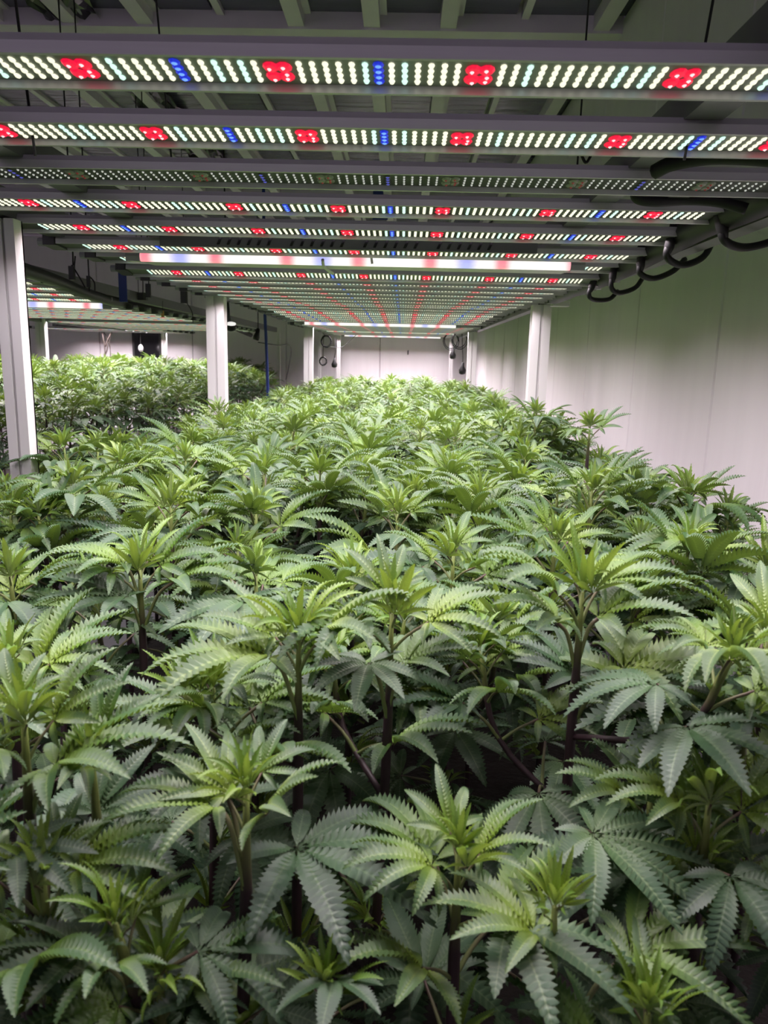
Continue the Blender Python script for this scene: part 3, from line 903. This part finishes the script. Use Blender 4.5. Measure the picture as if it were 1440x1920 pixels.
# the rest of the main bench, row after row to the back wall
row, y = 0, 1.17
while y < 6.85:
    row += 1
    col = 0
    n = 7 if y < 2.3 else 6 if y < 3 else 5
    for k in range(n):
        x = .42 - k * (1.01 / (n - 1)) + rng.uniform(-.04, .04)
        yy = y + rng.uniform(-.05, .05)
        drop = .185 + rng.uniform(-.025, .04) - (.03 if k == 0 and rng.random() < .4 else 0)
        if y > 5: drop -= .03 * max(0, min(1, (x + .1) / .4))
        if k == n - 1: drop += .01
        if k == 0: drop += .035
        if not in_view(Vector((x, yy, ZC - drop))): continue
        col += 1
        lod = 'near' if y < 1.9 else 'far'
        plant(x, yy, ZC - drop, 1000 + row * 10 + k, 'cannabis plant in the %s row behind the near plants, %s from the right wall' % (ORD[row], ORD[col]),
              lod, rng.uniform(.92, 1.08), 3 if y < 4 else 2, (0, 0), .30 if y < 2.5 else .22 if y < 4 else .16, tufts=y < 3, group=GM)
    y += .185 if y < 3 else .215

# the left bench
row, y = 0, 1.75
while y < 6.9:
    row += 1
    col = 0
    for k in range(5):
        x = -1.20 - k * .26 + rng.uniform(-.05, .05)
        yy = y + rng.uniform(-.05, .05)
        drop = .075 + rng.uniform(-.03, .04) + (.05 if k == 0 else 0)
        if not in_view(Vector((x, yy, ZC - drop - .1)), 60, 60): continue
        col += 1
        plant(x, yy, ZC - drop, 3000 + row * 10 + k, 'left-bench cannabis plant, %s row from the near end, %s from the aisle' % (ORD[row], ORD[col]),
              'far', rng.uniform(1.0, 1.2), 3 if k < 2 else 1, (0, 0), .56 if k == 0 else .3 if k == 1 else .16, tufts=k == 0, bspread=.13, group='cannabis plants on the left bench')
    y += .25
print('leaves', N_LEAVES, 'objects', len(bpy.data.objects))
# ---------------------------------------------------------------- cables, wires and small things
def power_cable(pts, Y, r, label):
    t = thing('power_cable', at(pts[0][0], pts[0][1], Y), label, 'cable', 'looped power cables at the light ends')
    o = t.location.copy()
    P_ = [at(p[0], p[1], Y + (p[2] if len(p) > 2 else 0)) - o for p in pts]
    mb = MB(); mb.tube(spline(P_, 8), r, 8); mb.build('cord', M['black'], t, True)
    d = (P_[1] - P_[0]).normalized()
    mb = MB(); mb.tube([P_[0] - d * .03, P_[0] - d * .025, P_[0] + d * .012, P_[0] + d * .022], [r * .8, r * 1.5, r * 1.5, r * 1.05], 8); mb.build('plug', M['black'], t, True)
    return t
power_cable([(1352, 418), (1358, 450), (1392, 464, .02), (1440, 455, .03), (1475, 435, .04)], 1.15, .0060, 'thick black cable looping toward the right edge, highest of the hanging loops')
power_cable([(1258, 450), (1250, 480), (1278, 497, .02), (1318, 482, .05), (1338, 448, .08)], 1.33, .0058, 'black cable loop second from the top, below the row of diodes')
power_cable([(1202, 486), (1200, 512), (1226, 522, .02), (1262, 508, .05), (1284, 486, .08)], 1.51, .0056, 'black cable loop third from the top along the right rail')
power_cable([(1150, 510), (1146, 538), (1160, 549, .02), (1190, 540, .05), (1206, 520, .08)], 1.70, .0054, 'black cable loop fourth from the top, shallow')
power_cable([(1112, 530), (1104, 552), (1114, 562, .02), (1142, 561, .05), (1158, 546, .08)], 1.88, .0054, 'lowest black cable loop, hanging lowest before the grey wall')
cable('black_hose', [at(1475, 352, 1.0), at(1405, 385, 1.1), at(1330, 415, 1.22), at(1262, 452, 1.4), at(1195, 488, 1.62), at(1140, 516, 1.86), at(1085, 538, 2.15), at(1040, 556, 2.5)], [.024] * 8 * 7 + [.024], M['black'], 'thick black cable bundle running back along the right ends of the lights', 'cable')
cable('black_hose', [at(1228, 322, .9), at(1262, 306, .88), at(1330, 294, .86), at(1400, 294, .84), at(1475, 300, .82)], .0085, M['black'], 'fat black hose arching across the upper right corner between the bars', 'hose')
cb = cable('clipped_cable', [at(1190, 358, 1.06), at(1197, 372, 1.06), at(1230, 377, 1.06), at(1290, 374, 1.06), at(1350, 378, 1.05), at(1400, 392, 1.04)], .0075, M['black'], 'black cable with a square clip lying along the right end of the fourth bar', 'cable')
c_ = at(1271, 366, 1.055)
mb = MB(); mb.box(c_.x - .013, c_.x + .013, c_.y - .012, c_.y + .012, c_.z - .004, c_.z + .016, 0, .003); mb.build('clip', M['dark'], cb)
mb = MB(); mb.tube(spline([at(1088, 285, .85), at(1098, 305, .85), at(1108, 292, .85)], 5), .0016, 6)
tag(mb.build('wire_hook', M['black'], None, True), 'small bent black wire hook hanging under the second bar, right of centre', 'hook')
# thin wires that hang the lights from the ceiling
def hang_wire(a, b, Y, label):
    p, q = at(a[0], a[1], Y), at(b[0], b[1], Y)
    top = p + (p - q) * ((ZT - p.z) / (p.z - q.z))
    mb = MB(); mb.tube([top, q], .0014, 6)
    return tag(mb.build('hanging_wire', M['black'], None, True), label, 'wire', 'thin wires holding up the lights')
hang_wire((29, 0), (66, 292), .80, 'thin black wire hanging at the upper left, down to the second bar')
hang_wire((1337, 0), (1283, 300), .80, 'thin black wire hanging at the upper right, down to the second bar')
hang_wire((312, 200), (326, 345), 1.16, 'short thin black wire seen between the second and fourth bars, left')
hang_wire((1090, 200), (1080, 345), 1.16, 'short thin black wire seen between the second and fourth bars, right')
# the slotted rail across the sixth bar
a, b = at(400, 448, 1.44), at(905, 462, 1.44)
sr = thing('slotted_rail', ((a.x + b.x) / 2, 1.44, (a.z + b.z) / 2), 'grey slotted steel rail lying across the lights, between fifth and sixth rows', 'rail')
L_ = (b.x - a.x) / 2
mb = MB(); mb.box(-L_ - .1, L_ + .1, 0, .012, -.012, .014); mb.build('bar', M['rail'], sr)
me = None
for g in range(4):
    for i in range(6):
        x = -L_ + .012 + g * .135 + i * .0185
        if me is None:
            mb = MB(); mb.add([(-.006, -.0012, -.008), (-.001, -.0012, -.008), (.006, -.0012, .008), (.001, -.0012, .008), (-.006, .001, -.008), (-.001, .001, -.008), (.006, .001, .008), (.001, .001, .008)],
                              [(0, 1, 2, 3), (7, 6, 5, 4), (0, 4, 5, 1), (1, 5, 6, 2), (2, 6, 7, 3), (3, 7, 4, 0)])
            me = mb.mesh('slot', M['foil'])
        link('slot', me, sr, (x, 0, 0))
# black duct over the aisle and what hangs near it
cable('black_duct', [at(-40, 478, 1.9), at(38, 503, 2.15), at(110, 528, 2.5), at(180, 556, 2.9), at(260, 575, 3.6), at(340, 583, 4.4), at(386, 592, 5.0), at(470, 628, 6.6)], .020, M['black'], 'long black duct hose running back over the aisle on the left', 'hose')
def dangling(px, py, w, h, Y, wires, label, name='power_adapter', m='dark'):
    c = at(px, py, Y); k = Y / FPX
    t = thing(name, c, label, 'adapter' if name == 'power_adapter' else 'strap', 'small things hanging over the aisle' if name == 'power_adapter' else None)
    mb = MB(); mb.box(-w*k/2, w*k/2, -w*k/3, w*k/3, -h*k/2, h*k/2, 0, w*k*.12); mb.build('case', M[m], t)
    for wi, pts in enumerate(wires):
        q = [at(x, y, Y) - c for x, y in pts]
        if wi == 0: q.append(Vector((q[-1].x, q[-1].y, ZT - c.z)))
        mb = MB(); mb.tube(spline(q, 5), .0022, 6); mb.build('cord', M['black'], t, True)
    return t
dangling(135, 512, 11, 24, 2.3, [[(134, 502), (135, 440)], [(139, 502), (141, 480)], [(140, 505), (152, 525), (160, 540)]], 'black box adapter on two wires, nearest over the left aisle')
dangling(166, 528, 7, 20, 2.5, [[(165, 520), (166, 505)], [(170, 520), (177, 530), (178, 545)]], 'slim black adapter just behind the nearest hanging one')
dangling(278, 545, 9, 24, 3.3, [[(278, 535), (278, 500)]], 'narrow black adapter left of the tall middle post')
dangling(345, 555, 12, 26, 3.8, [[(345, 542), (347, 528)], [(349, 566), (360, 585), (362, 606)]], 'black adapter with trailing curved cord before the middle post')
dangling(262, 556, 26, 13, 3.4, [[(262, 550), (268, 530)]], 'wide flat black adapter lying by the duct hose')
for px, py0, py1, w, Y, l in ((228, 500, 566, 15, 2.9, 'blue strap hanging over the duct hose on the left'), (714, 352, 412, 27, 5.2, 'dark blue strap hanging from the ceiling between pale beams')):
    a, b = at(px, py0, Y), at(px, py1, Y); w_ = w * Y / FPX / 2
    mb = MB(); mb.box(a.x - w_, a.x + w_, Y, Y + .006, b.z, max(a.z, b.z + .05), 0, .002)
    tag(mb.build('blue_strap', M['blue']), l, 'strap')
bp = at(496, 560, 4.9)
cable('blue_pipe', [Vector((bp.x, bp.y, ZT)), at(496, 560, 4.9), at(499, 640, 4.9), at(502, 730, 4.9), at(503, 790, 4.9), Vector((at(503, 790, 4.9).x, 4.9, 0))], .010, M['blue'], 'thin upright blue pipe at the corner of the left canopy', 'pipe')
c = at(305, 588, 3.7)
t = thing('orange_tag', c, 'small orange tag hanging from the left lights', 'tag')
mb = MB(); mb.box(-.007, .007, -.001, .001, -.016, .014, 0, .0005); mb.build('tag_plate', M['orange'], t)
mb = MB(); mb.tube([(0, 0, .013), (.002, 0, .06)], .0012, 5); mb.build('loop', M['black'], t)
# black dome and cone under the dark beam
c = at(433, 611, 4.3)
t = thing('black_dome', c, 'small round black dome with added white glow, right of the middle post', 'dome')
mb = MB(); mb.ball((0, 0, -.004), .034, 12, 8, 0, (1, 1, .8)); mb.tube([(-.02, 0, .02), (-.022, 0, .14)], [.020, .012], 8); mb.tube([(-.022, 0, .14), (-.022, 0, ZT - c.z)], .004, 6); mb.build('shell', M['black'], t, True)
mb = MB(); mb.ball((.006, -.022, .010), .028, 12, 8, 0, (1, .9, .42)); mb.build('face', emit('painted_glint', (1, .97, .95), .8), t, True)  # light falling on the dome's top is put in as emission
c = at(481, 632, 5.4)
t = thing('cone_nozzle', c, 'black cone-shaped nozzle hanging left of the blue pipe', 'nozzle')
mb = MB(); mb.tube([(.012, 0, .06), (.008, 0, .03), (0, 0, .0), (-.006, 0, -.02)], [.012, .016, .024, .020], 10); mb.tube([(.012, 0, .06), (.014, 0, ZT - c.z)], .004, 6); mb.build('body', M['black'], t, True)
cable('grey_cable', [at(484, 642, 6.0), at(520, 647, 6.2), at(545, 650, 6.6), at(541, 690, 7.0), at(536, 712, 7.2)], .004, M['dark'], 'thin grey cord drooping along the dim wall by the blue pipe', 'cord')
# coils and plugs at the back corners
def coil(px, py, rp, Y, label, cordtop, loops=3, thick=.0045):
    c = at(px, py, Y); k = Y / FPX
    t = thing('cable_coil', c, label, 'cable', 'coiled cables by the back wall')
    mb = MB()
    r_ = random.Random(px)
    pts = []
    for i in range(loops * 14 + 1):
        a = 2 * pi * i / 14; rr = rp * k * (1 + .12 * sin(a * .37) + r_.uniform(-.03, .03))
        pts.append((rr * cos(a), .006 * sin(a * .6), rr * 1.1 * sin(a)))
    mb.tube(pts, thick, 6); mb.build('loops', M['black'], t, True)
    mb = MB(); mb.tube(spline([(0, 0, rp * k * 1.1)] + [at(x, y, Y) - c for x, y in cordtop], 4), .003, 6); mb.build('cord', M['black'], t, True)
coil(606, 677, 6.5, 6.6, 'small black cable ring hanging by the left of the bright back wall', [(606, 655), (607, 628)])
coil(612, 640, 9, 6.6, 'tangled dark cable loops just under the far left light end', [(606, 625), (604, 615)], 4, .003)
coil(846, 640, 13, 6.3, 'wide black cable loops hanging at the far right light end', [(840, 625), (843, 612)], 2, .004)
coil(862, 638, 13, 6.2, 'black cable loops next to the far right post, second of the pair', [(872, 618), (874, 606)], 2, .004)
def pendant(px, py, Y, s, cordtop, label):
    c = at(px, py, Y)
    t = thing('hanging_plug', c, label, 'plug', 'plugs hanging by the back wall')
    mb = MB(); mb.tube([(0, 0, -s), (0, 0, -s * .8), (0, 0, -s * .2), (0, 0, s * .5), (.1 * s, 0, s * 1.2)], [s * .3, s * .6, s * .7, s * .35, s * .2], 10); mb.build('body', M['black'], t, True)
    mb = MB(); mb.tube([(0, 0, s * 1.1)] + [at(x, y, Y) - c for x, y in cordtop], .003, 6); mb.build('cord', M['black'], t, True)
pendant(627, 681, 6.6, .038, [(629, 660), (628, 634)], 'black plug hanging right of the cable ring at the back left')
pendant(867, 692, 6.0, .042, [(868, 672), (867, 645), (866, 612)], 'black teardrop plug hanging beside the far right post')
pendant(849, 664, 6.3, .040, [(849, 650), (847, 626)], 'round black plug tangled under the cable loops at the back right')
cable('thin_wire', [at(618, 650, 6.7), at(640, 651, 6.8), at(655, 640, 6.8), at(668, 628, 6.8)], .0025, M['dark'], 'thin wire sagging from the far light to the back left corner', 'wire')
mb = MB(); c = at(765, 661, YB); mb.box(c.x - .005, c.x + .005, YB - .008, YB - .0005, c.z - .02, c.z + .02, 0, .002)
tag(mb.build('wall_clip', M['dark']), 'tiny dark clip stuck on the bright back wall', 'clip')
c = at(903, 748, 4.55)
t = thing('clip_fan', c, 'small black clip fan poking out of the canopy by the far right post', 'fan')
mb = MB()
mb.tube([(.05*cos(2*pi*i/16), 0, .042*sin(2*pi*i/16)) for i in range(17)], .006, 6); mb.tube([(0, .02, 0), (0, .06, 0)], [.022, .016], 10); mb.tube([(0, .04, -.01), (0, .05, -.10)], .008, 6); mb.build('body', M['black'], t, True)
for i in range(4):
    mb = MB(); a = i * pi / 2 + .3
    mb.add([(.006*cos(a), -.004, .006*sin(a)), (.040*cos(a - .4), -.006, .036*sin(a - .4)), (.042*cos(a + .3), .006, .038*sin(a + .3)), (.006*cos(a), -.002, .006*sin(a)), (.040*cos(a - .4), -.004, .036*sin(a - .4)), (.042*cos(a + .3), .008, .038*sin(a + .3))], [(0, 1, 2), (5, 4, 3), (0, 3, 4, 1), (1, 4, 5, 2), (2, 5, 3, 0)])
    mb.build('blade', M['clear'], t)
# white float in front of the dark doorway, twigs along the wall
c = at(264, 653, 7.0)
t = thing('white_float', c, 'white egg-shaped float hanging in front of the dark doorway', 'float')
mb = MB(); mb.ball((0, 0, 0), .028, 12, 8, 0, (.8, .8, 1.25)); mb.build('body', M['white_plastic'], t, True)
mb = MB(); mb.tube([(0, 0, .034), (0, 0, ZT - c.z)], .003, 6); mb.build('cord', M['dark'], t)
t = thing('bare_twig', at(198, 962, 7.12), 'tall bare dark twig standing before the left back wall', 'twig', 'bare twigs by the back wall')
o = t.location.copy()
mb = MB()
for pts in ([(198, 962), (198, 720), (197, 660), (194, 635), (190, 615)], [(197, 650), (203, 635), (211, 618)], [(196, 668), (201, 655), (200, 640)]):
    mb.tube(spline([at(x, y, 7.12) - o for x, y in pts], 5), .006, 6)
mb.build('branch', M['twig'], t, True)
t = thing('bare_twig', at(206, 962, 7.15), 'thinner bare twig right beside the tall dark one at the left wall', 'twig', 'bare twigs by the back wall')
o = t.location.copy(); mb = MB()
for pts in ([(206, 962), (206, 720), (207, 660), (205, 640), (210, 622)], [(206, 650), (200, 632), (194, 622)]):
    mb.tube(spline([at(x, y, 7.15) - o for x, y in pts], 5), .004, 6)
mb.build('branch', M['twig'], t, True)
# steel plate on the right post
c = at(1050, 570, 2.62)
mb = MB(); mb.box(c.x - .03, c.x + .03, c.y - .02, c.y + .02, c.z - .008, c.z + .008, 0, .004)
tag(mb.build('bracket_plate', M['post']), 'small pale bracket plate at the head of the right post', 'bracket')
# crumpled black plastic tucked up between the beams on the left
def foil(x0, x1, y0, y1, label):
    r = random.Random(int(x0 * 100) + 5); nx, ny = 12, 44
    t = []
    for j in range(ny + 1):
        for i in range(nx + 1):
            t.append((x0 + (x1 - x0) * i / nx + r.uniform(-.006, .006), y0 + (y1 - y0) * j / ny + r.uniform(-.01, .01), ZT - .02 + r.uniform(-.022, .012)))
    f = []
    for j in range(ny):
        for i in range(nx):
            a = j * (nx + 1) + i
            f += [(a, a + nx + 1, a + nx + 2), (a, a + nx + 2, a + 1)]
    mb = MB(); mb.add(t, f)
    return tag(mb.build('plastic_film', M['foil']), label, 'film', 'crumpled films at the ceiling')
foil(-1.20, -1.02, 2.2, 4.6, 'crumpled glittering black plastic film up between ceiling beams at the left')
